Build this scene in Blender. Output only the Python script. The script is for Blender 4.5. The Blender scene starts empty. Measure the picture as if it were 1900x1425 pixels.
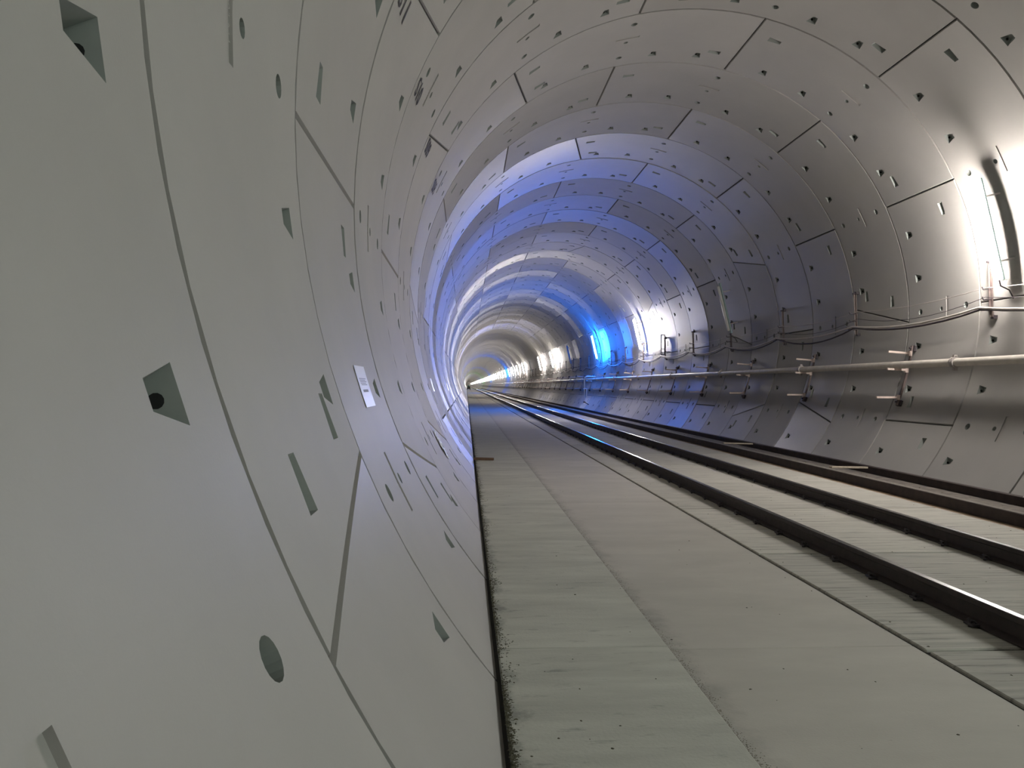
import bpy, bmesh, math, random
from mathutils import Vector, Matrix
from mathutils.geometry import delaunay_2d_cdt
random.seed(7)
C = bpy.context.scene.collection
sc = bpy.context.scene
PI = math.pi
def D(a): return math.radians(a)

# ---------------------------------------------------------------- measurements
R = 5.042          # inner radius of the segment lining
AX = 3.185         # height of the tunnel axis above the slab
W = 2.132          # ring width
S1 = 2.245         # start of ring 1 along the tunnel (world Y)
def P(rad, th, s): return Vector((rad*math.cos(th), s, AX + rad*math.sin(th)))

# ---------------------------------------------------------------- camera
cam = bpy.data.cameras.new('camera'); cam.lens = 1400/1900*36; cam.sensor_width = 36
cam.clip_start = 0.02; cam.clip_end = 3000
co = bpy.data.objects.new('camera', cam); C.objects.link(co); sc.camera = co
yaw, pitch, roll = .06056, .00201, .00548
cy, sy, cp, sp = math.cos(yaw), math.sin(yaw), math.cos(pitch), math.sin(pitch)
F = Vector((sy*cp, cy*cp, sp)); Rr = Vector((cy, -sy, 0)); U = Rr.cross(F)
R2 = math.cos(roll)*Rr + math.sin(roll)*U; U2 = -math.sin(roll)*Rr + math.cos(roll)*U
co.matrix_world = Matrix(((R2.x, U2.x, -F.x, -4.0742), (R2.y, U2.y, -F.y, 0), (R2.z, U2.z, -F.z, AX-1.5225), (0, 0, 0, 1)))

# ---------------------------------------------------------------- world, exposure
w = bpy.data.worlds.new('dark'); w.use_nodes = True; sc.world = w
w.node_tree.nodes['Background'].inputs[0].default_value = (0, 0, 0, 1)
vs = sc.view_settings; vs.view_transform = 'Standard'; vs.look = 'None'; vs.exposure = 0.04; vs.gamma = 1; vs.use_curve_mapping = False
LAMP_WHITE = (1.0, .925, .865); LAMP_COOL = (.90, 1.0, .93); LAMP_BLUE = (.010, .17, 1.0); LAMP_GREEN = (.2, 1.0, .25)
LAMP_POWER = 400.0

# ---------------------------------------------------------------- materials
def mat(name, col, rough=.6, metal=0, emit=None, estr=0, vary=0, nscale=3, namt=.12, bump=0, bscale=60, stretch=(1, 1, 1), spec=.5, dark=None, dthr=(.55, .75), dscale=5, dstretch=(1, 1, 1), edge=None, rvar=0):
    m = bpy.data.materials.new(name); m.use_nodes = True; nt = m.node_tree; N = nt.nodes; L = nt.links
    b = N['Principled BSDF']
    b.inputs['Roughness'].default_value = rough; b.inputs['Metallic'].default_value = metal
    b.inputs['Specular IOR Level'].default_value = spec
    b.inputs['Base Color'].default_value = (*col, 1)
    if emit:
        b.inputs['Emission Color'].default_value = (*emit, 1); b.inputs['Emission Strength'].default_value = estr
        return m
    tc = N.new('ShaderNodeTexCoord'); mp = N.new('ShaderNodeMapping'); mp.inputs['Scale'].default_value = stretch
    L.new(tc.outputs['Object'], mp.inputs[0])
    oi = N.new('ShaderNodeObjectInfo')
    ad = N.new('ShaderNodeVectorMath'); ad.operation = 'ADD'
    sc_ = N.new('ShaderNodeVectorMath'); sc_.operation = 'SCALE'; sc_.inputs[3].default_value = 1.0
    cmb = N.new('ShaderNodeCombineXYZ'); ml = N.new('ShaderNodeMath'); ml.operation = 'MULTIPLY'; ml.inputs[1].default_value = 37
    L.new(oi.outputs['Random'], ml.inputs[0])
    for i in range(3): L.new(ml.outputs[0], cmb.inputs[i])
    L.new(mp.outputs[0], ad.inputs[0]); L.new(cmb.outputs[0], ad.inputs[1])
    n = N.new('ShaderNodeTexNoise'); n.inputs['Scale'].default_value = nscale; n.inputs['Detail'].default_value = 6; n.inputs['Roughness'].default_value = .6
    L.new(ad.outputs[0], n.inputs[0])
    mr = N.new('ShaderNodeMapRange'); mr.inputs['From Min'].default_value = .3; mr.inputs['From Max'].default_value = .7
    mr.inputs['To Min'].default_value = 1-namt; mr.inputs['To Max'].default_value = 1+namt
    L.new(n.outputs['Fac'], mr.inputs[0])
    v = mr.outputs[0]
    if vary:
        m2 = N.new('ShaderNodeMapRange'); m2.inputs['To Min'].default_value = 1-vary; m2.inputs['To Max'].default_value = 1+vary
        L.new(oi.outputs['Random'], m2.inputs[0])
        mm = N.new('ShaderNodeMath'); mm.operation = 'MULTIPLY'; L.new(v, mm.inputs[0]); L.new(m2.outputs[0], mm.inputs[1]); v = mm.outputs[0]
    if dark:
        mp2 = N.new('ShaderNodeMapping'); mp2.inputs['Scale'].default_value = dstretch; L.new(tc.outputs['Object'], mp2.inputs[0])
        n2 = N.new('ShaderNodeTexNoise'); n2.inputs['Scale'].default_value = dscale; n2.inputs['Detail'].default_value = 8; n2.inputs['Roughness'].default_value = .7
        L.new(mp2.outputs[0], n2.inputs[0])
        m3 = N.new('ShaderNodeMapRange'); m3.inputs['From Min'].default_value = dthr[0]; m3.inputs['From Max'].default_value = dthr[1]
        m3.inputs['To Min'].default_value = 1; m3.inputs['To Max'].default_value = dark
        L.new(n2.outputs['Fac'], m3.inputs[0])
        mm = N.new('ShaderNodeMath'); mm.operation = 'MULTIPLY'; L.new(v, mm.inputs[0]); L.new(m3.outputs[0], mm.inputs[1]); v = mm.outputs[0]
    if edge:      # grime that has settled along one long edge of a slab
        sx = N.new('ShaderNodeSeparateXYZ'); L.new(tc.outputs['Object'], sx.inputs[0])
        ne = N.new('ShaderNodeTexNoise'); ne.inputs['Scale'].default_value = 3.5; ne.inputs['Detail'].default_value = 8; ne.inputs['Roughness'].default_value = .7
        L.new(tc.outputs['Object'], ne.inputs[0])
        ma = N.new('ShaderNodeMath'); ma.operation = 'MULTIPLY_ADD'; ma.inputs[1].default_value = edge[3]
        L.new(ne.outputs['Fac'], ma.inputs[0]); L.new(sx.outputs['X'], ma.inputs[2])
        me_ = N.new('ShaderNodeMapRange'); me_.inputs['From Min'].default_value = edge[0]; me_.inputs['From Max'].default_value = edge[1]
        me_.inputs['To Min'].default_value = edge[2]; me_.inputs['To Max'].default_value = 1; me_.interpolation_type = 'SMOOTHSTEP'
        L.new(ma.outputs[0], me_.inputs[0])
        mm = N.new('ShaderNodeMath'); mm.operation = 'MULTIPLY'; L.new(v, mm.inputs[0]); L.new(me_.outputs[0], mm.inputs[1]); v = mm.outputs[0]
    if rvar:
        mv = N.new('ShaderNodeMapRange'); mv.inputs['To Min'].default_value = rough-rvar; mv.inputs['To Max'].default_value = rough+rvar
        L.new(oi.outputs['Random'], mv.inputs[0]); L.new(mv.outputs[0], b.inputs['Roughness'])
    rgb = N.new('ShaderNodeVectorMath'); rgb.operation = 'SCALE'; rgb.inputs[0].default_value = col
    L.new(v, rgb.inputs[3]); L.new(rgb.outputs[0], b.inputs['Base Color'])
    if bump:
        n3 = N.new('ShaderNodeTexNoise'); n3.inputs['Scale'].default_value = bscale; n3.inputs['Detail'].default_value = 4
        L.new(tc.outputs['Object'], n3.inputs[0])
        bp = N.new('ShaderNodeBump'); bp.inputs['Strength'].default_value = bump; bp.inputs['Distance'].default_value = .004
        L.new(n3.outputs['Fac'], bp.inputs['Height']); L.new(bp.outputs[0], b.inputs['Normal'])
    return m
M_conc = mat('segment_concrete', (.365, .353, .332), .53, rvar=.17, vary=.06, nscale=.9, namt=.05, bump=.12, bscale=90)
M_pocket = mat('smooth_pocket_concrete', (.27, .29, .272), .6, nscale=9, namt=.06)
M_joint = mat('joint_gasket', (.06, .06, .057), .8, namt=.2)
M_hole = mat('hole_shade', (.012, .012, .012), .9)  # near-black colour paints in the shade inside the holes
M_paint = mat('black_stencil_paint', (.035, .033, .036), .7, nscale=30, namt=.3)
M_kerb = mat('kerb_concrete', (.50, .50, .445), .85, nscale=2.2, namt=.14, bump=.5, bscale=50, stretch=(.5, 2, 1), dark=.62, dthr=(.58, .7), dscale=4, dstretch=(.8, 3, 1), edge=(-.30, -.20, .58, .5))
M_slab = mat('smooth_concrete', (.50, .475, .425), .8, nscale=1.5, namt=.08, bump=.25, bscale=70, stretch=(.7, 1.5, 1), dark=.55, dthr=(.66, .74), dscale=9, dstretch=(1, 2, 1), edge=(-.62, -.40, .70, .45))
M_panel = mat('broomed_panel_concrete', (.46, .445, .395), .85, vary=.17, nscale=3, namt=.16, bump=.5, bscale=60, stretch=(.35, 7, 1), dark=.5, dthr=(.53, .66), dscale=2.2, dstretch=(.6, 8, 1))
M_sub = mat('dark_subbase', (.03, .027, .024), .95)
M_rust = mat('rusty_rail_steel', (.035, .024, .022), .6, nscale=12, namt=.3, bump=.3)
M_shine = mat('polished_rail_head', (.62, .62, .62), .22, metal=1, nscale=20, namt=.08)
M_beam = mat('dark_rusted_steel', (.040, .026, .022), .7, nscale=6, namt=.35)
M_dust = mat('dusty_steel_top', (.20, .18, .155), .9, nscale=14, namt=.3)
M_dirt2 = mat('channel_dirt', (.16, .14, .12), .95, nscale=6, namt=.4)
M_orange = mat('rust_stain_strip', (.36, .27, .18), .9, nscale=8, namt=.25, stretch=(1, .4, 1))
M_galv = mat('galvanised_steel', (.42, .38, .36), .5, metal=.3, nscale=9, namt=.15)
M_post = mat('dull_brown_steel', (.15, .115, .105), .5, nscale=9, namt=.2)
M_dkmetal = mat('dark_painted_steel', (.045, .036, .042), .55, nscale=9, namt=.2)
M_arm = mat('pale_bracket_arm', (.62, .50, .45), .5, nscale=9, namt=.1)
M_pipe = mat('pale_steel_pipe', (.60, .56, .50), .42, nscale=5, namt=.12)
M_cable = mat('pale_cable_sheath', (.50, .46, .43), .45, nscale=9, namt=.1)
M_bcable = mat('black_cable_sheath', (.05, .04, .045), .5)
M_house = mat('pale_teal_lamp_housing', (.40, .55, .54), .5)
M_diff = mat('unlit_diffuser', (.80, .80, .78), .35)
M_wood = mat('weathered_timber', (.42, .36, .29), .8, nscale=10, namt=.25, stretch=(1, 6, 1))
M_stake = mat('brown_timber', (.13, .075, .045), .8, nscale=12, namt=.3)
M_paper = mat('white_paper', (.78, .79, .86), .35, nscale=2, namt=.02)
M_ink = mat('grey_ink', (.30, .31, .38), .6)
M_moss = mat('dark_moss', (.075, .070, .045), .95, nscale=30, namt=.5)
M_dirt = mat('crumbled_dirt', (.20, .18, .14), .95, nscale=20, namt=.4)
M_foil = mat('clear_plastic_film', (.85, .88, .95), .18, nscale=20, namt=.1, bump=.9, bscale=45)
M_green = mat('dull_green_paint', (.02, .16, .09), .5)
M_black = mat('black_rubber', (.02, .02, .022), .7)
M_frame = mat('white_gable_paint', (.55, .6, .58), .5)
def lampmat(name, col, s): return mat(name, col, emit=col, estr=s)
E_white = lampmat('lit_white_diffuser', LAMP_WHITE, LAMP_POWER)
E_cool = lampmat('lit_cool_fill_diffuser', LAMP_COOL, LAMP_POWER*.85)  # unseen lamps behind the viewpoint, lit to brighten the near left wall and floor
E_blue = lampmat('lit_blue_diffuser', LAMP_BLUE, LAMP_POWER*3.1)
E_green = lampmat('lit_green_diffuser', LAMP_GREEN, LAMP_POWER)

# ---------------------------------------------------------------- mesh helpers
class MB:
    def __init__(s): s.v = []; s.f = []; s.m = []; s.sm = []
    def add(s, vs, fs, mi=0, smooth=False):
        o = len(s.v); s.v += [tuple(v) for v in vs]
        for f in fs: s.f.append(tuple(i+o for i in f)); s.m.append(mi); s.sm.append(smooth)
    def box(s, c, sz, ax=None, mi=0, bev=0):
        ax = ax or (Vector((1, 0, 0)), Vector((0, 1, 0)), Vector((0, 0, 1)))
        c = Vector(c); h = [a*(q/2) for a, q in zip(ax, sz)]
        if not bev:
            vs = [c + h[0]*i + h[1]*j + h[2]*k for i in (-1, 1) for j in (-1, 1) for k in (-1, 1)]
            s.add(vs, [(0, 1, 3, 2), (4, 6, 7, 5), (0, 4, 5, 1), (2, 3, 7, 6), (0, 2, 6, 4), (1, 5, 7, 3)], mi); return
        # box with a bevel on every edge: three inset copies of each corner
        b = [1-2*bev/q for q in sz]; vs = []; idx = {}
        for i in (-1, 1):
            for j in (-1, 1):
                for k in (-1, 1):
                    for t in range(3):
                        q = [i, j, k]; m = [b[0], b[1], b[2]]; m[t] = 1
                        idx[(i, j, k, t)] = len(vs); vs.append(c + h[0]*i*m[0] + h[1]*j*m[1] + h[2]*k*m[2])
        fs = []
        for t in range(3):
            a, d = [x for x in range(3) if x != t]
            for sg in (-1, 1):
                def key(p, q):
                    k = [0, 0, 0]; k[t] = sg; k[a] = p; k[d] = q; return idx[(*k, t)]
                fs.append((key(-1, -1), key(1, -1), key(1, 1), key(-1, 1)))
        for t in range(3):
            a, d = [x for x in range(3) if x != t]
            for p in (-1, 1):
                for q in (-1, 1):
                    def k2(sg, face):
                        k = [0, 0, 0]; k[t] = sg; k[a] = p; k[d] = q; return idx[(*k, face)]
                    fs.append((k2(-1, a), k2(1, a), k2(1, d), k2(-1, d)))
        for i in (-1, 1):
            for j in (-1, 1):
                for k in (-1, 1): fs.append(tuple(idx[(i, j, k, t)] for t in range(3)))
        s.add(vs, fs, mi)
    def tube(s, pts, r, n=8, mi=0, caps=True):
        pts = [Vector(p) for p in pts]; vs = []; fs = []
        for i, p in enumerate(pts):
            t = (pts[min(i+1, len(pts)-1)] - pts[max(i-1, 0)]).normalized()
            a = t.cross(Vector((0, 0, 1)) if abs(t.z) < .9 else Vector((1, 0, 0))).normalized(); b = t.cross(a)
            rr = r[i] if isinstance(r, (list, tuple)) else r
            vs += [p + a*math.cos(2*PI*k/n)*rr + b*math.sin(2*PI*k/n)*rr for k in range(n)]
        for i in range(len(pts)-1):
            for k in range(n): fs.append((i*n+k, i*n+(k+1) % n, (i+1)*n+(k+1) % n, (i+1)*n+k))
        s.add(vs, fs, mi, True)
        if caps:
            s.add(vs[:n], [tuple(range(n))[::-1]], mi); s.add(vs[-n:], [tuple(range(n))], mi)
    def prof(s, poly, y0, y1, mi=0):      # (x,z) profile extruded along the tunnel
        n = len(poly); vs = [(x, y0, z) for x, z in poly] + [(x, y1, z) for x, z in poly]
        s.add(vs, [(i, (i+1) % n, n+(i+1) % n, n+i) for i in range(n)] + [tuple(range(n))[::-1], tuple(range(n, 2*n))], mi)
    def mesh(s, name, mats, fix=True):
        me = bpy.data.meshes.new(name); me.from_pydata(s.v, [], s.f)
        for m in mats: me.materials.append(m)
        me.polygons.foreach_set('material_index', s.m); me.polygons.foreach_set('use_smooth', s.sm)
        if fix:
            bm = bmesh.new(); bm.from_mesh(me); bmesh.ops.recalc_face_normals(bm, faces=bm.faces); bm.to_mesh(me); bm.free()
        me.update(); return me
def link(name, me, parent=None, loc=None):
    o = bpy.data.objects.new(name, me); C.objects.link(o)
    if parent: o.parent = parent
    if loc is not None: o.location = loc
    return o
def tag(o, label=None, cat=None, group=None, kind=None):
    if label: o['label'] = label
    if cat: o['category'] = cat
    if group: o['group'] = group
    if kind: o['kind'] = kind
    return o
def copy_tree(o, parent=None):
    c = o.copy(); C.objects.link(c); c.parent = parent
    for ch in o.children: copy_tree(ch, c)
    return c

# ================================================================ tunnel lining
lining = link('wall_lining', None); tag(lining, 'curved grey concrete tunnel wall of bolted precast ring segments', 'wall', kind='structure')
lining.location = (0, 0, AX)
SEG = D(360/7)
GR, GL = .020, .021   # half joint widths
def text_mesh(body, size, bold=0):
    cu = bpy.data.curves.new('t', 'FONT'); cu.body = body; cu.size = size; cu.align_x = 'CENTER'; cu.align_y = 'CENTER'; cu.resolution_u = 2; cu.offset = bold*size
    o = bpy.data.objects.new('t', cu); C.objects.link(o); dg = bpy.context.evaluated_depsgraph_get()
    me = o.evaluated_get(dg).to_mesh(); vs = [(v.co.x, v.co.y) for v in me.vertices]; fs = [tuple(p.vertices) for p in me.polygons]
    o.to_mesh_clear() if False else None
    bpy.data.objects.remove(o); bpy.data.curves.remove(cu); return vs, fs
TXT = text_mesh('114 5060 5', .062)
def segment(lo, up, name):
    """lo/up: 0 straight joint, else slant of that joint; angles run from 0 to SEG"""
    def al(s): return (D(2.0-5.5*s/W) if lo == -1 else D(-2.0+5.4*s/W) if lo == 1 else 0) + GL/R
    def au(s): return SEG + (D(2.0-5.5*s/W) if up == -1 else D(-2.0+5.4*s/W) if up == 1 else 0) - GL/R
    s0, s1 = GR, W-GR
    holes = []  # (opening pts, well builder)
    wells = MB()
    def mp(a, s, d=0): return ((R+d)*math.cos(a/R), s, (R+d)*math.sin(a/R))
    def pocket(cen, op, dep, shrink, shift, dirn, hole=True):
        # op: list of (da, ds) around cen
        ca, cs = cen; o = [(ca+x, cs+y) for x, y in op]
        bt = [(ca+x*shrink+shift[0], cs+y*shrink+shift[1]) for x, y in op]
        holes.append(o); n = len(o)
        vs = [mp(a, s) for a, s in o] + [mp(a, s, dep) for a, s in bt]
        fs = [(i, (i+1) % n, n+(i+1) % n, n+i) for i in range(n)] + [tuple(range(n, 2*n))]
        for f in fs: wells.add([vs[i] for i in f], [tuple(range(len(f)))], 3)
        if hole:   # near-black disc painted for the bolt hole, on the wall that faces the joint
            i, j = dirn
            m = (Vector(vs[i])+Vector(vs[j])+Vector(vs[n+i])+Vector(vs[n+j]))/4
            e = (Vector(vs[j])-Vector(vs[i])).normalized(); g = ((Vector(vs[n+i])+Vector(vs[n+j]))-(Vector(vs[i])+Vector(vs[j]))).normalized()
            nn = e.cross(g).normalized(); m = m + g*.012; cc = Vector(mp(ca, cs, dep/2))
            if (cc-m).dot(nn) < 0: nn = -nn
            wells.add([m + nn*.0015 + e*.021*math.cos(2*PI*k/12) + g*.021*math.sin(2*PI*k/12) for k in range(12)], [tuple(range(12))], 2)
    aR = lambda deg: D(deg)*R
    for t in (7.85, 17.9, 33.5, 43.6):
        pocket((aR(t), 1.735), [(-.040, -.095), (.040, -.095), (.084, .095), (-.084, .095)], .095, .62, (0, .025), (2, 3))
    def pad(cang, s, sgn):   # wide end towards the joint (sgn -1: joint at lower angle)
        h = .118
        pocket((aR(cang), s), [(sgn*h, -.046), (sgn*h, .046), (-sgn*h, .068), (-sgn*h, -.068)], .085, .62, (-sgn*.02, 0), (2, 3))
    deg = math.degrees
    if lo == 0: pad(4.75, .712*W, 1)
    elif lo == 1:
        for u in (.275, .735): pad(deg(al(u*W))+4.0, u*W, 1)
    if up == 0: pad(51.43-4.75, .275*W, -1)
    elif up == -1:
        for u in (.275, .735): pad(deg(au(u*W))-4.0, u*W, -1)
    cen = aR(25.714)
    def circ(s, r, dep, n, mi_bot=3):
        o = [(cen+r*math.cos(2*PI*k/n), s+r*math.sin(2*PI*k/n)) for k in range(n)]; holes.append(o)
        vs = [mp(a, q) for a, q in o] + [mp(cen+(a-cen)*.86, s+(q-s)*.86, dep) for a, q in o]
        wells.add(vs, [(i, (i+1) % n, n+(i+1) % n, n+i) for i in range(n)], 3)
        wells.add(vs[n:], [tuple(range(n))], mi_bot)
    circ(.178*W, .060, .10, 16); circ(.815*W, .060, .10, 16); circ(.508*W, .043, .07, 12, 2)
    # shallow cast plate with raised characters
    sa, sb, ss = aR(23.2), aR(28.3), .905
    n0 = 4; o = [(sa, ss-.036), (sb, ss-.036), (sb, ss+.036), (sa, ss+.036)]; holes.append(o)
    o = [o[0], ((sa+sb)/2, o[0][1]), o[1], o[2], ((sa+sb)/2, o[2][1]), o[3]]; holes[-1] = o
    vs = [mp(*q) for q in o] + [mp(q[0], q[1], .016) for q in o]
    for i in range(6): wells.add([vs[i], vs[(i+1) % 6], vs[6+(i+1) % 6], vs[6+i]], [(0, 1, 2, 3)], 0)
    wells.add([vs[6+i] for i in range(6)], [(0, 1, 4, 5), (1, 2, 3, 4)], 0)
    am = (sa+sb)/2
    wells.add([mp(am-x, ss+y*.9, .006) for x, y in TXT[0]], TXT[1], 0)
    # surface triangulation
    na = 16
    bl = [(al(s0)+(au(s0)-al(s0))*i/na, s0) for i in range(na+1)]
    tl = [(al(s1)+(au(s1)-al(s1))*i/na, s1) for i in range(na+1)]
    ns = 5
    rt = [(au(s0+(s1-s0)*i/ns), s0+(s1-s0)*i/ns) for i in range(1, ns)]
    lt = [(al(s0+(s1-s0)*i/ns), s0+(s1-s0)*i/ns) for i in range(1, ns)]
    loop = bl + rt + tl[::-1] + lt[::-1]; loop = [(a*R, s) for a, s in loop]
    pts = [Vector(p) for p in loop]; nl = len(loop); edges = []
    for h in holes:
        b = len(pts); pts += [Vector(p) for p in h]; edges += [(b+i, b+(i+1) % len(h)) for i in range(len(h))]
    def inside(p, poly):
        c = False; n = len(poly)
        for i in range(n):
            x1, y1 = poly[i]; x2, y2 = poly[i-1]
            if (y1 > p[1]) != (y2 > p[1]) and p[0] < (x2-x1)*(p[1]-y1)/(y2-y1)+x1: c = not c
        return c
    def near(p, poly):
        return min((p[0]-q[0])**2+(p[1]-q[1])**2 for q in poly) < .05**2
    for j in range(1, 8):
        s = s0+(s1-s0)*j/8
        for i in range(1, na):
            p = ((al(s)+(au(s)-al(s))*i/na)*R, s)
            if any(inside(p, h) or near(p, h) for h in holes): continue
            pts.append(Vector(p))
    r = delaunay_2d_cdt(pts, edges, [list(range(nl))], 1, 1e-5)
    V, Fc = r[0], r[2]
    mb = MB()
    good = []
    for f in Fc:
        c = (sum(V[i][0] for i in f)/len(f), sum(V[i][1] for i in f)/len(f))
        if any(inside(c, h) for h in holes): continue
        good.append(tuple(f))
    mb.add([mp(v[0], v[1]) for v in V], good, 0, True)
    nsurf = len(V)
    # joint skirt and gasket flange
    cx_ = sum(p[0] for p in loop)/nl; cs_ = W/2
    def outp(p, k, ks=None):
        ks = k if ks is None else ks
        a, s = p; da = k if a > cx_ else -k; ds = ks if s > cs_ else -ks
        on_s = abs(s-s0) < 1e-6 or abs(s-s1) < 1e-6
        on_a = abs(a-al(s)*R) < 1e-6 or abs(a-au(s)*R) < 1e-6
        return (a+(da if on_a else 0), s+(ds if on_s else 0))
    dk = .036
    for i in range(nl):
        p, q = loop[i], loop[(i+1) % nl]
        p1, q1 = outp(p, .011, .002), outp(q, .011, .002)
        mb.add([mp(*p), mp(*q), mp(*q1, .020), mp(*p1, .020)], [(0, 1, 2, 3)], 0)
        mb.add([mp(*p1, .020), mp(*q1, .020), mp(*q1, dk), mp(*p1, dk)], [(0, 1, 2, 3)], 0)
        p2, q2 = outp(p, .024), outp(q, .024)
        mb.add([mp(*p1, dk), mp(*q1, dk), mp(*q2, dk), mp(*p2, dk)], [(0, 1, 2, 3)], 1)
    o = len(mb.v); mb.v += wells.v; mb.f += [tuple(i+o for i in f) for f in wells.f]; mb.m += wells.m; mb.sm += wells.sm
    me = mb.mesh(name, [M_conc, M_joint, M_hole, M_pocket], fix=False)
    # radial normals on the intrados so that it shades as a true cylinder
    nor = []
    for pl in me.polygons:
        for vi in pl.vertices:
            if pl.use_smooth:
                co_ = me.vertices[vi].co; n = Vector((-co_.x, 0, -co_.z)).normalized(); nor.append(n)
            else: nor.append((0, 0, 0))
    # orient faces: intrados faces look at the axis
    bm = bmesh.new(); bm.from_mesh(me); bm.faces.ensure_lookup_table()
    fl = [f for f in bm.faces if f.smooth and f.normal.dot(Vector((-f.calc_center_median().x, 0, -f.calc_center_median().z))) < 0]
    bmesh.ops.reverse_faces(bm, faces=fl); bm.to_mesh(me); bm.free()
    nor = []
    for pl in me.polygons:
        for vi in pl.vertices:
            co_ = me.vertices[vi].co
            nor.append(Vector((-co_.x, 0, -co_.z)).normalized() if pl.use_smooth else Vector((0, 0, 0)))
    me.normals_split_custom_set(nor)
    return me
SEGM = {'std': segment(0, 0, 'lining_segment'), 'key': segment(-1, 1, 'key_segment'), 'bel': segment(0, -1, 'lining_segment_below_key'), 'abv': segment(1, 0, 'lining_segment_above_key')}
KEYC = {1: 9, 2: 12, 3: 7, 4: 12, 5: 7, 6: 6, 7: 13, 8: 12, 9: 5, 10: 0, 11: 13, 12: 8, 14: 8, 16: 2}   # in 25.7 degree steps
MEAS = {1: 2.253, 2: 4.276+.02, 3: 6.532, 4: 8.614, 5: 10.742, 6: 12.89, 7: 15.054, 8: 17.22, 9: 19.36, 10: 21.50, 11: 23.616}
NFULL = 40
def ring_start(i):
    if i in MEAS: return MEAS[i]
    return S1+(i-1)*W + (.03 if i > 11 else 0)
H = 360/14
for i in range(-1, NFULL+1):
    par = i % 2
    k = KEYC.get(i)
    if k is None: k = random.choice([q for q in range(14) if q % 2 != par])
    y0, y1 = ring_start(i), ring_start(i+1)
    roff = random.uniform(-.003, .003)
    for j in range(7):
        lo = (2*j if par else 2*j+1)      # lower joint in steps
        cen = (lo+1) % 14
        typ = 'key' if cen == k else 'bel' if cen == (k-2) % 14 else 'abv' if cen == (k+2) % 14 else 'std'
        ca = cen*H
        if 245 < ca < 295: continue      # buried under the slab
        o = link('lining_segment', SEGM[typ], lining)
        ro = roff+random.uniform(-.002, .002)
        o.location = (ro*math.cos(D(ca)), y0, ro*math.sin(D(ca)))
        o.rotation_euler = (0, -D((cen-1)*H), 0); o.scale = (1, (y1-y0)/W, 1)
# the remaining rings, too far off (or behind the camera) to pick apart
def ring_run(i0, i1, name, step=1):
    mb = MB(); n = 72
    for i in range(i0, i1, step):
        y0 = S1+(i-1)*W+.03; y1 = y0+W*step; ro = R+random.uniform(-.004, .004)
        rows = [(y0+.016, R+.034), (y0+.016, ro), (y1-.016, ro), (y1-.016, R+.034), (y1+.016, R+.034)]
        vs = [(r*math.cos(2*PI*k/n), y, r*math.sin(2*PI*k/n)) for y, r in rows for k in range(n)]
        for a in range(4):
            mb.add(vs[a*n:(a+2)*n], [(k, (k+1) % n, n+(k+1) % n, n+k) for k in range(n) if not 227 < (k+.5)*360/n < 313], 1 if a == 3 else 0, a == 1)
    o = link(name, mb.mesh(name, [M_conc, M_joint], fix=False), lining); o['kind'] = 'stuff'; return o
ring_run(NFULL+1, 190, 'distant_rings')
ring_run(190, 700, 'distant_rings', 3)
ring_run(-35, -1, 'distant_rings')

mb = MB(); mb.tube([(0, 1373, 0), (0, 1375, 0)], 5.1, 24); link('added_end_cap', mb.mesh('added_end_cap', [M_conc]), lining)  # added cap just past the last lamp, placed to catch its light
# painted ring numbers
for i, body in ((3, 'S11'), (4, 'S10'), (5, 'S09'), (6, 'S08')):
    vs, fs = text_mesh(body, .30, .018)
    xs = [v[0] for v in vs]; ys = [v[1] for v in vs]; mx = (min(xs)+max(xs))/2; my = (min(ys)+max(ys))/2
    kx = .42/(max(xs)-min(xs)); ky = .235/(max(ys)-min(ys))
    th = D(157.4); s_ = ring_start(i)+.33
    me = bpy.data.meshes.new('painted_number')
    me.from_pydata([((R-.006)*math.cos(th-(y-my)*ky/R), s_+(x-mx)*kx, (R-.006)*math.sin(th-(y-my)*ky/R)) for x, y in vs], [], fs); me.materials.append(M_paint)
    o = link('painted_number', me, lining); o['label'] = 'black stencilled ring number ' + body

# ================================================================ floor
floor = link('floor', None); tag(floor, 'pale concrete slab floor between the tunnel walls', 'floor', kind='structure')
def piece(name, x0, x1, y0, y1, z0, z1, m, bev=.006):
    mb = MB(); mb.box((0, 0, (z0+z1)/2), (x1-x0, y1-y0, z1-z0), bev=bev)
    return link(name, mb.mesh(name, [m]), floor, ((x0+x1)/2, (y0+y1)/2, 0))
mb = MB(); mb.box((0, 450, -.11), (7.86, 1100, .18)); link('sub_base', mb.mesh('sub_base', [M_sub]), floor)
y = 10.70-6*4
while y < 300:
    L_ = 6 if y < 70 else 60
    piece('kerb_slab', -3.868, -2.792, y+.003, y+L_-.003, -.1, .022, M_kerb, .008)
    piece('walkway_slab', -2.788, -1.190, y+.003, y+L_-.003, -.1, 0, M_slab)
    y += L_
y = 4.61-2.745*8; n = 0
XL, XR = -.456, 1.044
while y < 300:
    L_ = 2.745 if y < 90 else 27.45
    g = .020 if y < 90 else .004
    piece('track_slab_panel', -1.150, 2.44, y+g, y+L_-g, -.1, 0.0, M_panel, .008)
    y += L_
piece('kerb_slab', -3.868, -2.792, 300, 1000, -.1, .022, M_kerb); piece('walkway_slab', -2.788, -1.19, 300, 1000, -.1, 0, M_slab)
piece('track_slab_panel', -1.15, 2.44, 300, 1000, -.1, 0, M_panel)
piece('edge_strip', 2.452, 2.60, -30, 1000, -.1, -.004, M_orange, .004); piece('channel_slab', 2.604, 3.90, -30, 1000, -.1, -.004, M_dirt2, .004)

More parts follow.
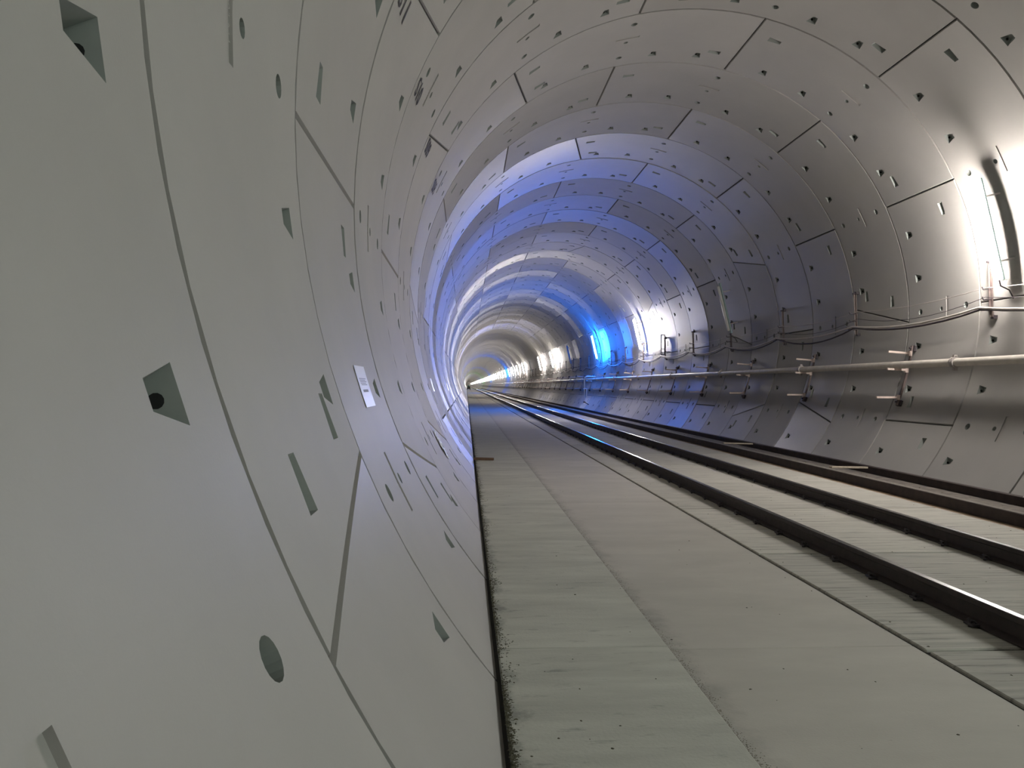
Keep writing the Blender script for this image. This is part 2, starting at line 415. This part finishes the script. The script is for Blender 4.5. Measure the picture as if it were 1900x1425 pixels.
# ================================================================ track
def rail_profile(x):
    h = [(-.075, 0), (-.075, .012), (-.012, .030), (-.009, .120), (-.036, .134), (-.036, .160), (-.030, .170)]
    t = h + [(-a, b) for a, b in h[::-1]]
    return [(x+a, b) for a, b in t]
def make_rail(x, label):
    root = link('rail', None, loc=(x, 0, 0)); tag(root, label, 'rail', 'running rails of the track')
    mb = MB(); mb.prof([(a, b+.003) for a, b in rail_profile(0)], -30, 1000); link('rail_bar', mb.mesh('rail_bar', [M_rust]), root)
    mb = MB(); mb.box((0, 485, .1745), (.050, 1030, .004)); o = link('running_surface', mb.mesh('running_surface', [M_shine]), root); o['label'] = 'shiny worn strip along the rail top'
    cl = MB(); cl.box((0, 0, .022), (.06, .10, .018), bev=.004); cl.tube([(0.012, -.03, .035), (0, -.03, .052), (-.014, -.02, .05), (-.02, .02, .05), (0, .03, .052), (.012, .03, .036)], .007, 6); cl.tube([(-.012, 0, 0), (-.012, 0, .06)], .014, 6)
    cm = cl.mesh('rail_clip', [M_dkmetal])
    y = 3.1
    while y < 44:
        for sg in (-1, 1):
            c = link('rail_clip', cm, root, (sg*.098, y, 0)); c.rotation_euler = (0, 0, 0 if sg < 0 else PI)
        y += .65
    return root
make_rail(XL, 'dark rusty rail with shiny top, next to the walkway slab')
make_rail(XR, 'dark rusty rail with shiny top, on the side of the pipe wall')
# steel edge beams right of the track
b = MB(); b.prof([(2.57, 0), (2.57, .149), (2.576, .155), (2.68, .155), (2.68, .141), (2.585, .141), (2.585, .014), (2.68, .014), (2.68, 0)], -20, 400)
o = link('edge_beam', None, loc=(0, 0, 0)); tag(o, 'long dark rusted steel channel lying beside the right rail', 'beam')
link('channel_bar', b.mesh('channel_bar', [M_beam]), o)
b = MB(); b.box((2.63, 190, .1565), (.10, 420, .003)); q = link('top_flange_dust', b.mesh('top_flange_dust', [M_dust]), o); q['label'] = 'pale dust on the top flange'
b = MB(); b.prof([(3.74, 0), (3.74, .124), (3.746, .130), (3.84, .130), (3.84, .116), (3.755, .116), (3.755, .014), (3.84, .014), (3.84, 0)], -20, 400)
o = link('edge_beam', b.mesh('edge_beam', [M_beam])); tag(o, 'dark steel channel at the foot of the pipe wall', 'beam')
def stick(y, ang, label, x0=2.72, ln=.86, z=.155):
    b = MB(); b.box((ln/2, 0, .017), (ln, .075, .034), bev=.004)
    o = link('timber_batten', b.mesh('timber_batten', [M_wood])); o.location = (x0, y, z); o.rotation_euler = (0, D(2.2), D(ang)); tag(o, label, 'batten', 'timber battens across the steel channels'); return o
stick(8.75, 6, 'nearest pale timber batten lying across the two steel channels')
stick(13.7, 16, 'second pale timber batten from the camera, beside a crumpled sheet')
stick(19.6, 10, 'third pale timber batten, farthest across the steel channels')
# grit between the channels
random.seed(3); b = MB()
for _ in range(420):
    x = random.uniform(2.73, 3.68); y = random.uniform(7, 34); r = random.uniform(.008, .03)
    if random.random() < .6: x = 2.73+abs(random.gauss(0, .12))
    vs = [(x+r*math.cos(a)*random.uniform(.7, 1.2), y+r*math.sin(a)*random.uniform(.8, 2), 0) for a in [k*PI/3 for k in range(6)]] + [(x, y, r*random.uniform(.5, 1))]
    b.add(vs, [(k, (k+1) % 6, 6) for k in range(6)])
tag(link('grit', b.mesh('grit', [M_dirt])), 'loose grit lying between the steel channels', 'grit', kind='stuff')

# ================================================================ floor litter on the left
random.seed(5); b = MB()
for _ in range(9500):
    y = 2.8+23*random.random()**2; dens = math.sin(y*2.3)+math.sin(y*5.1+1)
    if random.uniform(-2, 2) > dens+.8: continue
    x = -3.868+abs(random.gauss(0, .026))*(1.4 if math.sin(y*3.1) > .3 else .6); r = random.uniform(.002, .008)
    a0 = random.uniform(0, 6); st = random.uniform(1, 2.6); ca, sa = math.cos(a0), math.sin(a0)
    vs = []
    for k in range(5):
        a = k*2*PI/5; u, v = r*st*math.cos(a)*random.uniform(.6, 1.2), r*math.sin(a)*random.uniform(.6, 1.2)
        vs.append((x+u*ca-v*sa, y+u*sa+v*ca, .021))
    vs.append((x, y, .021+r*random.uniform(.3, .8)))
    b.add(vs, [(k, (k+1) % 5, 5) for k in range(5)])
tag(link('moss', b.mesh('moss', [M_moss])), 'dark moss and crumbs along the foot of the near wall', 'moss', kind='stuff')
def crumbs(name, cnt, fx, y0, y1, r0, r1, m, z, label, cat):
    b = MB()
    for _ in range(cnt):
        y = y0+(y1-y0)*random.random()**1.6; x = fx(y); r = random.uniform(r0, r1); zz = z(x)
        vs = [(x+r*random.uniform(.6, 1.3)*math.cos(k*2*PI/5), y+r*random.uniform(.6, 1.3)*math.sin(k*2*PI/5), zz) for k in range(5)]+[(x, y, zz+r*.5)]
        b.add(vs, [(k, (k+1) % 5, 5) for k in range(5)])
    tag(link(name, b.mesh(name, [m])), label, cat, kind='stuff')
crumbs('dirt', 6000, lambda y: -2.787+abs(random.gauss(0, .035))*(.4+.6*abs(math.sin(y*1.7))), 2.8, 30, .0012, .0042, M_dirt, lambda x: 0, 'brown dirt gathered along the step between the floor slabs', 'dirt')
crumbs('chips', 260, lambda y: random.uniform(-3.8, 2.4), 3, 22, .003, .010, M_moss, lambda x: .022 if x < -2.8 else 0, 'small dark chips strewn over the floor slabs', 'chips')
b = MB(); b.box((0, 0, 0), (.44, .10, .055), bev=.006)
o = link('timber_stake', b.mesh('timber_stake', [M_stake])); o.location = (-3.68, 16.55, .052); o.rotation_euler = (0, D(1.5), D(-6)); tag(o, 'short brown timber offcut lying on the kerb slab against the wall', 'timber')

# ================================================================ luminaires
LA = D(13.6)
def lamp_mesh():
    er = Vector((math.cos(LA), 0, math.sin(LA))); et = Vector((-math.sin(LA), 0, math.cos(LA))); es = Vector((0, 1, 0)); ax = (er, es, et)
    RC = R-.40
    def at(r_, t_, s_=0): return er*r_ + et*t_ + es*s_
    d = MB()   # diffuser: half-oval trough, open side on the housing
    n = 12; L2 = .77; rows = [(-L2, .55), (-L2+.03, 1), (L2-.03, 1), (L2, .55)]
    vs = []
    for t_, k in rows:
        for i in range(n):
            a = 2*PI*i/n
            vs.append(at(RC-.045*k*math.cos(a), t_, .066*k*math.sin(a)))
    m = n; fs = [(r_*m+i, r_*m+(i+1) % n, (r_+1)*m+(i+1) % n, (r_+1)*m+i) for r_ in range(3) for i in range(n)]
    d.add(vs, fs, 0, True); d.add(vs[:m], [tuple(range(m))]); d.add(vs[-m:], [tuple(range(m))[::-1]])
    h = MB(); h.box(at(RC+.067, 0), (.04, .145, 1.72), ax, bev=.008)
    for t_ in (-.72, .72): h.box(at(RC+.03, t_), (.05, .05, .03), ax)
    br = []
    for t_ in (-.55, .55):
        q = MB(); q.box(at(RC+.24, t_), (.31, .03, .03), ax); q.box(at(R-.012, t_), (.014, .12, .10), ax); br.append(q)
    g = MB(); g.tube([at(RC+.03, -.85), at(RC+.03, -.95), at(RC+.16, -1.05), at(RC+.2, -1.2)], .012, 6)
    return d, h, br, g
d_, h_, br_, g_ = lamp_mesh()
ME_h = h_.mesh('lamp_housing', [M_house]); ME_b = [q.mesh('mounting_leg', [M_galv]) for q in br_]; ME_g = g_.mesh('supply_lead', [M_bcable])
ME_d = {}
for k, m in (('w', E_white), ('c', E_cool), ('b', E_blue), ('g', E_green), ('o', M_diff)): ME_d[k] = d_.mesh('lamp_diffuser', [m])
def lamp(y, k, label, group='tube lamps along the pipe wall'):
    root = link('tunnel_lamp', None, loc=(0, y, AX)); tag(root, label, 'lamp', group)
    link('diffuser', ME_d[k], root); hs = link('housing', ME_h, root)
    if y < 140:
        for q in ME_b: link('mounting_leg', q, hs)
        link('supply_lead', ME_g, root)
    return root
SP = 12.79
seq = {-4: 'w', -3: 'w', -2: 'o', -1: 'c', 0: 'c', 1: 'w', 2: 'o', 3: 'w', 4: 'b', 5: 'o', 6: 'w', 7: 'w', 8: 'o', 9: 'w', 10: 'w', 11: 'w', 12: 'w', 13: 'b', 14: 'w', 15: 'w', 16: 'w', 17: 'w', 18: 'w'}
LBL = {1: 'nearest glowing white tube lamp, high on the wall above the pipe', 2: 'nearest unlit tube lamp, a pale strip on the dark wall',
       3: 'second glowing white tube lamp, just before the blue one', 4: 'tube lamp glowing bright blue above the pipe', 5: 'unlit tube lamp just beyond the blue lamp',
       6: 'first white tube lamp lit beyond the blue lamp', 7: 'second white tube lamp lit beyond the blue lamp', 8: 'unlit tube lamp between the white ones far down the tunnel'}
random.seed(11)
for k in range(-4, 108):
    c = seq.get(k) or ('g' if k in (31, 32) else 'b' if k in (22, 41) else 'w')
    y = 12.0+SP*(k-1)
    if k < 1: lab = 'unseen tube lamp continuing the row on the wall behind the viewpoint'
    else: lab = LBL.get(k) or {'w': 'distant white tube lamp in the merging row of lights', 'b': 'distant blue tube lamp in the merging row of lights', 'g': 'distant green tube lamp in the merging row of lights', 'o': 'x'}[c]
    lamp(y, c, lab)

# ================================================================ pipe with brackets
TB = D(347.0); RP = R-.30
px, pz = RP*math.cos(TB), AX+RP*math.sin(TB)
root = link('service_pipe', None, loc=(px, 0, pz)); tag(root, 'long pale steel water pipe running along the right wall', 'pipe')
cp_ = MB()
for s_ in (-.03, .03): cp_.tube([(0, s_-.022, 0), (0, s_+.022, 0)], .098, 14)
cp_.tube([(0, -.045, 0), (0, .045, 0)], .086, 14)
cp_.box((.0, 0, .112), (.06, .05, .05)); cp_.box((0, 0, -.115), (.07, .05, .06)); cp_.tube([(0, -.06, .115), (0, .07, .115)], .012, 6); cp_.tube([(0, -.06, -.12), (0, .07, -.12)], .012, 6)
cpm = cp_.mesh('pipe_coupling', [M_galv]); pm = MB(); pm.tube([(0, -3.09, 0), (0, 3.09, 0)], .073, 16); pmm = pm.mesh('pipe_length', [M_pipe])
y = 12.95-6.2*4
while y < 140:
    link('pipe_length', pmm, root, (0, y+3.1, 0)); link('pipe_coupling', cpm, root, (0, y, 0)); y += 6.2
pm = MB(); pm.tube([(0, 0, 0), (0, 600, 0)], .073, 10); link('pipe_length', pm.mesh('pipe_length_far', [M_pipe]), root, (0, y, 0))

def bracket_meshes():
    out = []
    p = MB(); rp = R-.085; a0, a1 = D(352.2), D(337.9); n = 5; th = [a0+(a1-a0)*i/n for i in range(n+1)]
    vs = []
    for t in th:
        e = Vector((math.cos(t), 0, math.sin(t)))
        for r_, s_ in ((rp, -.022), (rp, .022), (R-.045, .022), (R-.045, -.022)): vs.append(e*r_+Vector((0, s_, 0)))
    fs = []
    for i in range(n):
        for k in range(4): fs.append((i*4+k, i*4+(k+1) % 4, i*4+4+(k+1) % 4, i*4+4+k))
    p.add(vs, fs+[(0, 1, 2, 3), (n*4+3, n*4+2, n*4+1, n*4)])
    out.append(('post', p.mesh('bracket_post', [M_post])))
    for t in (a0-D(.6), a1+D(.6)):
        e = Vector((math.cos(t), 0, math.sin(t))); f = Vector((-math.sin(t), 0, math.cos(t)))
        q = MB(); q.box(e*(R-.028), (.05, .14, .12), (e, Vector((0, 1, 0)), f), bev=.006); q.tube([e*(R-.12), e*(R-.04)], .02, 6)
        out.append(('foot_plate', q.mesh('foot_plate', [M_dkmetal])))
    zp = RP*math.sin(TB)
    # arms: top (slightly raised tip), middle (carries the pipe), bottom
    for z0, rise, ln in ((-.83, .035, .47), (zp-.100, .02, .42), (-1.72, .0, .47)):
        xw = math.sqrt(rp*rp-z0*z0); q = MB()
        d = Vector((-ln, 0, rise)).normalized(); q.box(Vector((xw+.01, 0, z0))+d*ln/2, (ln, .042, .042), (d, Vector((0, 1, 0)), d.cross(Vector((0, 1, 0)))), bev=.004)
        q.box(Vector((xw-.01, 0, z0)), (.06, .055, .10))
        out.append(('arm', q.mesh('bracket_arm', [M_arm])))
    return out
BM = bracket_meshes(); names_ = ['nearest', 'second', 'third', 'fourth', 'fifth', 'sixth']
bro = link('pipe_bracket', None, loc=(0, 14.75, AX)); G_ = 'brackets carrying the pipe'
for n_, me in BM: link(n_, me, bro)
bro['group'] = G_; bro['category'] = 'bracket'; bro['label'] = 'three-armed steel bracket nearest the camera in full view, under the pipe'
for k in range(-1, 30):
    if k == 0: continue
    c = copy_tree(bro); c.location = (0, 14.75+4.264*k, AX)
    if k < 0: c['label'] = 'three-armed steel bracket at the frame edge under the pipe'
    elif k < 6: c['label'] = names_[k] + ' three-armed steel bracket from the camera under the pipe'
    else: c['label'] = 'small distant three-armed bracket under the far stretch of the pipe'

# cable posts
def post_meshes():
    out = []
    a0, a1 = 7.6, 356.6-360
    p = MB(); e0 = Vector((math.cos(D(a0)), 0, math.sin(D(a0)))); e1 = Vector((math.cos(D(a1)), 0, math.sin(D(a1))))
    m0, m1 = e0*(R-.07), e1*(R-.07); d = (m1-m0); t = d.normalized(); nrm = Vector((0, 1, 0)).cross(t)
    p.box((m0+m1)/2, (.012, .06, d.length), (nrm, Vector((0, 1, 0)), t)); p.box((m0+m1)/2+Vector((0, .03, 0))-nrm*0, (.06, .010, d.length), (nrm, Vector((0, 1, 0)), t))
    out.append(('post', p.mesh('cable_post_bar', [M_post])))
    q = MB()
    q.box(e0*(R-.04), (.08, .09, .07), bev=.008); q.tube([e0*(R-.14), e0*(R-.05)], .02, 6)
    out.append(('clamp', q.mesh('post_clamp', [M_dkmetal])))
    q = MB(); q.box(e1*(R-.035), (.07, .08, .06)); out.append(('clamp', q.mesh('post_clamp', [M_dkmetal])))
    q = MB()
    for a, ln in ((358.2, .24), (2.2, .17), (0.2, .17)):
        e = Vector((math.cos(D(a)), 0, math.sin(D(a)))); b0 = e*(R-.07)
        q.tube([b0, b0+Vector((-ln, 0, -.02)), b0+Vector((-ln-.02, 0, .03))], .011, 6)
    q.box(Vector((math.cos(D(358.2))*(R-.16), 0, math.sin(D(358.2))*R-.02)), (.22, .05, .03))
    out.append(('hook', q.mesh('cable_hook', [M_dkmetal])))
    return out
PM = post_meshes(); POST0 = 12.47; PST = 4.264
po = link('cable_post', None, loc=(0, POST0, AX)); po['category'] = 'post'; po['group'] = 'posts carrying the sagging cables'; po['label'] = 'slim steel cable post directly under the nearest lit lamp'
for n_, me in PM: link(n_, me, po)
for k in range(-1, 30):
    if k == 0: continue
    c = copy_tree(po); c.location = (0, POST0+PST*k+(.25 if k == 1 else 0), AX)
    c['label'] = ['', 'slim cable post beside a round recess, next after the lamp post', 'third slim cable post, in the dark stretch', 'slim cable post under the nearest unlit lamp', 'fifth slim cable post, before the second lit lamp', 'sixth slim cable post, beside a tall dark frame'][k] if 0 < k < 6 else ('cable post at the right frame edge' if k < 0 else 'small distant cable post along the far pipe wall')
# tall dark frame standing off the wall
def frame_thing(y, label):
    b = MB(); x0 = 4.62; z0, z1 = AX-.10, AX+.78; t = .035
    for x in (x0, x0+.16): b.box((x, 0, (z0+z1)/2), (t, t, z1-z0))
    for z in (z0, z1): b.box((x0+.08, 0, z), (.16+t, t, t))
    b.box((x0+.3, 0, z0+.12), (.3, t, t)); b.box((x0+.28, 0, z1-.12), (.26, t, t))
    o = link('cable_frame', b.mesh('cable_frame', [M_dkmetal])); o.location = (0, y, 0); tag(o, label, 'wall_frame')
frame_thing(33.3, 'tall dark rectangular frame on the wall right of the second lit lamp')
frame_thing(62.0, 'small dark rectangular frame under the unlit lamp beyond the blue one')

# sagging cables
def cable(name, th, off, r, sag, m, label, cat='cable', y0=4, y1=130, ph=0, jit=.25):
    random.seed(int(th*10+ph*7)); pts = []
    k0 = math.floor((y0-POST0)/PST); yy = POST0+PST*k0
    base = P(R-off, D(th), 0)
    while yy < y1:
        sg = sag*random.uniform(1-jit, 1+jit); n = 8 if yy < 60 else 4
        for i in range(n):
            u = i/n; pts.append((base.x+random.uniform(-.004, .004), yy+PST*u, base.z-sg*4*u*(1-u)))
        yy += PST
    pts.append((base.x, yy, base.z))
    b = MB(); b.tube(pts, r, 8); o = link(name, b.mesh(name, [m])); tag(o, label, cat); return o
cable('power_cable', 358.3, .32, .021, .14, M_cable, 'thick pale cable sagging from post to post, upper of the pair')
cable('power_cable', 358.0, .27, .019, .20, M_bcable, 'thick dark cable sagging just under the pale one', ph=1)
cable('thin_wire', 2.4, .20, .007, .10, M_cable, 'thin pale wire strung along the posts, topmost of the cables', cat='wire', ph=2)
cable('thin_wire', .5, .20, .006, .15, M_bcable, 'thin dark wire strung along the posts between the other cables', cat='wire', ph=3)

# hydrant standpipe near the blue lamp
b = MB(); x = 3.80; arc = [(x+.18-.18*math.cos(a), 50, 2.10+.18*math.sin(a)) for a in [PI/2*i/5 for i in range(6)]]
b.tube([(x, 50, .62)]+arc+[(x+.75, 50, 2.28)], .035, 10)
o = link('standpipe', None, loc=(0, 0, 0)); tag(o, 'thin upright hooked standpipe in the blue light by the wall', 'standpipe')
link('riser', b.mesh('riser', [M_pipe]), o)
b = MB(); b.box((x, 50, .58), (.14, .14, .08)); b.tube([(x-.02, 50, .60), (x+.30, 50, .42)], .03, 8); link('base_elbow', b.mesh('base_elbow', [M_dkmetal]), o)
b = MB(); b.tube([(x+.14, 50, .9), (x+.14, 50, 1.45), (x+.02, 50, 1.5)], .03, 8); link('side_branch', b.mesh('side_branch', [M_pipe]), o)

# ================================================================ labels on the near wall
def wallcard(name, s0, s1, t0, t1, m, lift=.004, thick=.0015, n=6, skew=0):
    vs = []; fs = []
    for d in (lift, lift+thick):
        for i in range(n+1):
            t = D(t0+(t1-t0)*i/n)
            for s_ in (s0, s1): vs.append(P(R-d, t, s_+skew*i/n))
    m_ = 2*(n+1)
    for i in range(n):
        a = 2*i; fs += [(a, a+1, a+3, a+2), (m_+a, m_+a+2, m_+a+3, m_+a+1), (a, a+2, m_+a+2, m_+a), (a+1, m_+a+1, m_+a+3, a+3)]
    fs += [(0, m_, m_+1, 1), (2*n, 2*n+1, m_+2*n+1, m_+2*n)]
    b = MB(); b.add(vs, fs); return b.mesh(name, [m])
y2 = ring_start(2)
pr = link('paper_notice', None, loc=(0, 0, 0)); tag(pr, 'large white paper notice taped to the near left wall', 'notice')
sh = link('sheet', wallcard('sheet', y2+.90, y2+1.40, 196.0, 199.45, M_paper, skew=.0), pr)
for i in range(5):
    link('print_line', wallcard('print_line', y2+.97+.008*i, y2+1.30-.05*(i % 2), 197.05+.13*i, 197.11+.13*i, M_ink, .0062, .0004, 1), sh)
link('print_line', wallcard('print_line', y2+1.0, y2+1.26, 198.0, 198.22, M_ink, .0062, .0004, 1), sh)
o = link('paper_notice', wallcard('paper_notice', 16.0, 16.6, 195.9, 199.2, M_paper)); tag(o, 'narrow white sheet on the left wall farther along', 'notice')
o = link('paper_notice', wallcard('paper_notice', 28.3, 29.3, 196.9, 200.0, M_paper)); tag(o, 'small pale sheet farthest along the left wall', 'notice')
# crumpled clear film
FT0, FT1, FS0, FS1 = 205.6, 210.9, 10.86, 10.92
random.seed(9); vs = []; n, m = 22, 7
for i in range(n+1):
    for j in range(m+1):
        u, v = i/n, j/m; wv = .35+.65*math.sin(PI*min(1, u*1.05))
        t = D(FT0+(FT1-FT0)*u); s_ = FS0+(FS1-FS0)*u+.42*(v-.5)*wv
        vs.append(P(R-.010-random.uniform(0, .018), t, s_+random.uniform(-.015, .015)))
b = MB(); b.add(vs, [(i*(m+1)+j, i*(m+1)+j+1, (i+1)*(m+1)+j+1, (i+1)*(m+1)+j) for i in range(n) for j in range(m)])
o = link('plastic_film', b.mesh('plastic_film', [M_foil])); tag(o, 'crumpled glinting strip of plastic film low on the left wall', 'film')

# ================================================================ small works trolley at the far end
tr = link('works_trolley', None, loc=(-3.2, 262, .022)); tag(tr, 'tiny dark green works machine standing at the far end of the walkway', 'machine')
b = MB(); b.box((0, 0, .62), (1.1, 2.0, .55), bev=.05); b.box((0, -.5, 1.05), (.95, .9, .35), bev=.04); link('body', b.mesh('body', [M_black]), tr)
b = MB()
for x in (-.45, .45):
    for y in (-.6, .6): b.box((x, y, 1.55), (.06, .06, .9))
b.box((0, 0, 2.02), (1.05, 1.35, .07), bev=.01); link('cab', b.mesh('cab', [M_green]), tr)
b = MB(); b.box((0, -.3, 1.35), (.55, .2, .5), bev=.03); q = link('seat', b.mesh('seat', [M_green]), tr)
wm = MB(); wm.tube([(-.09, 0, 0), (.09, 0, 0)], .27, 12); wm.tube([(-.1, 0, 0), (.1, 0, 0)], .1, 8); wme = wm.mesh('wheel', [M_black])
for x in (-.52, .52):
    for y in (-.65, .65): link('wheel', wme, tr, (x, y, .27))
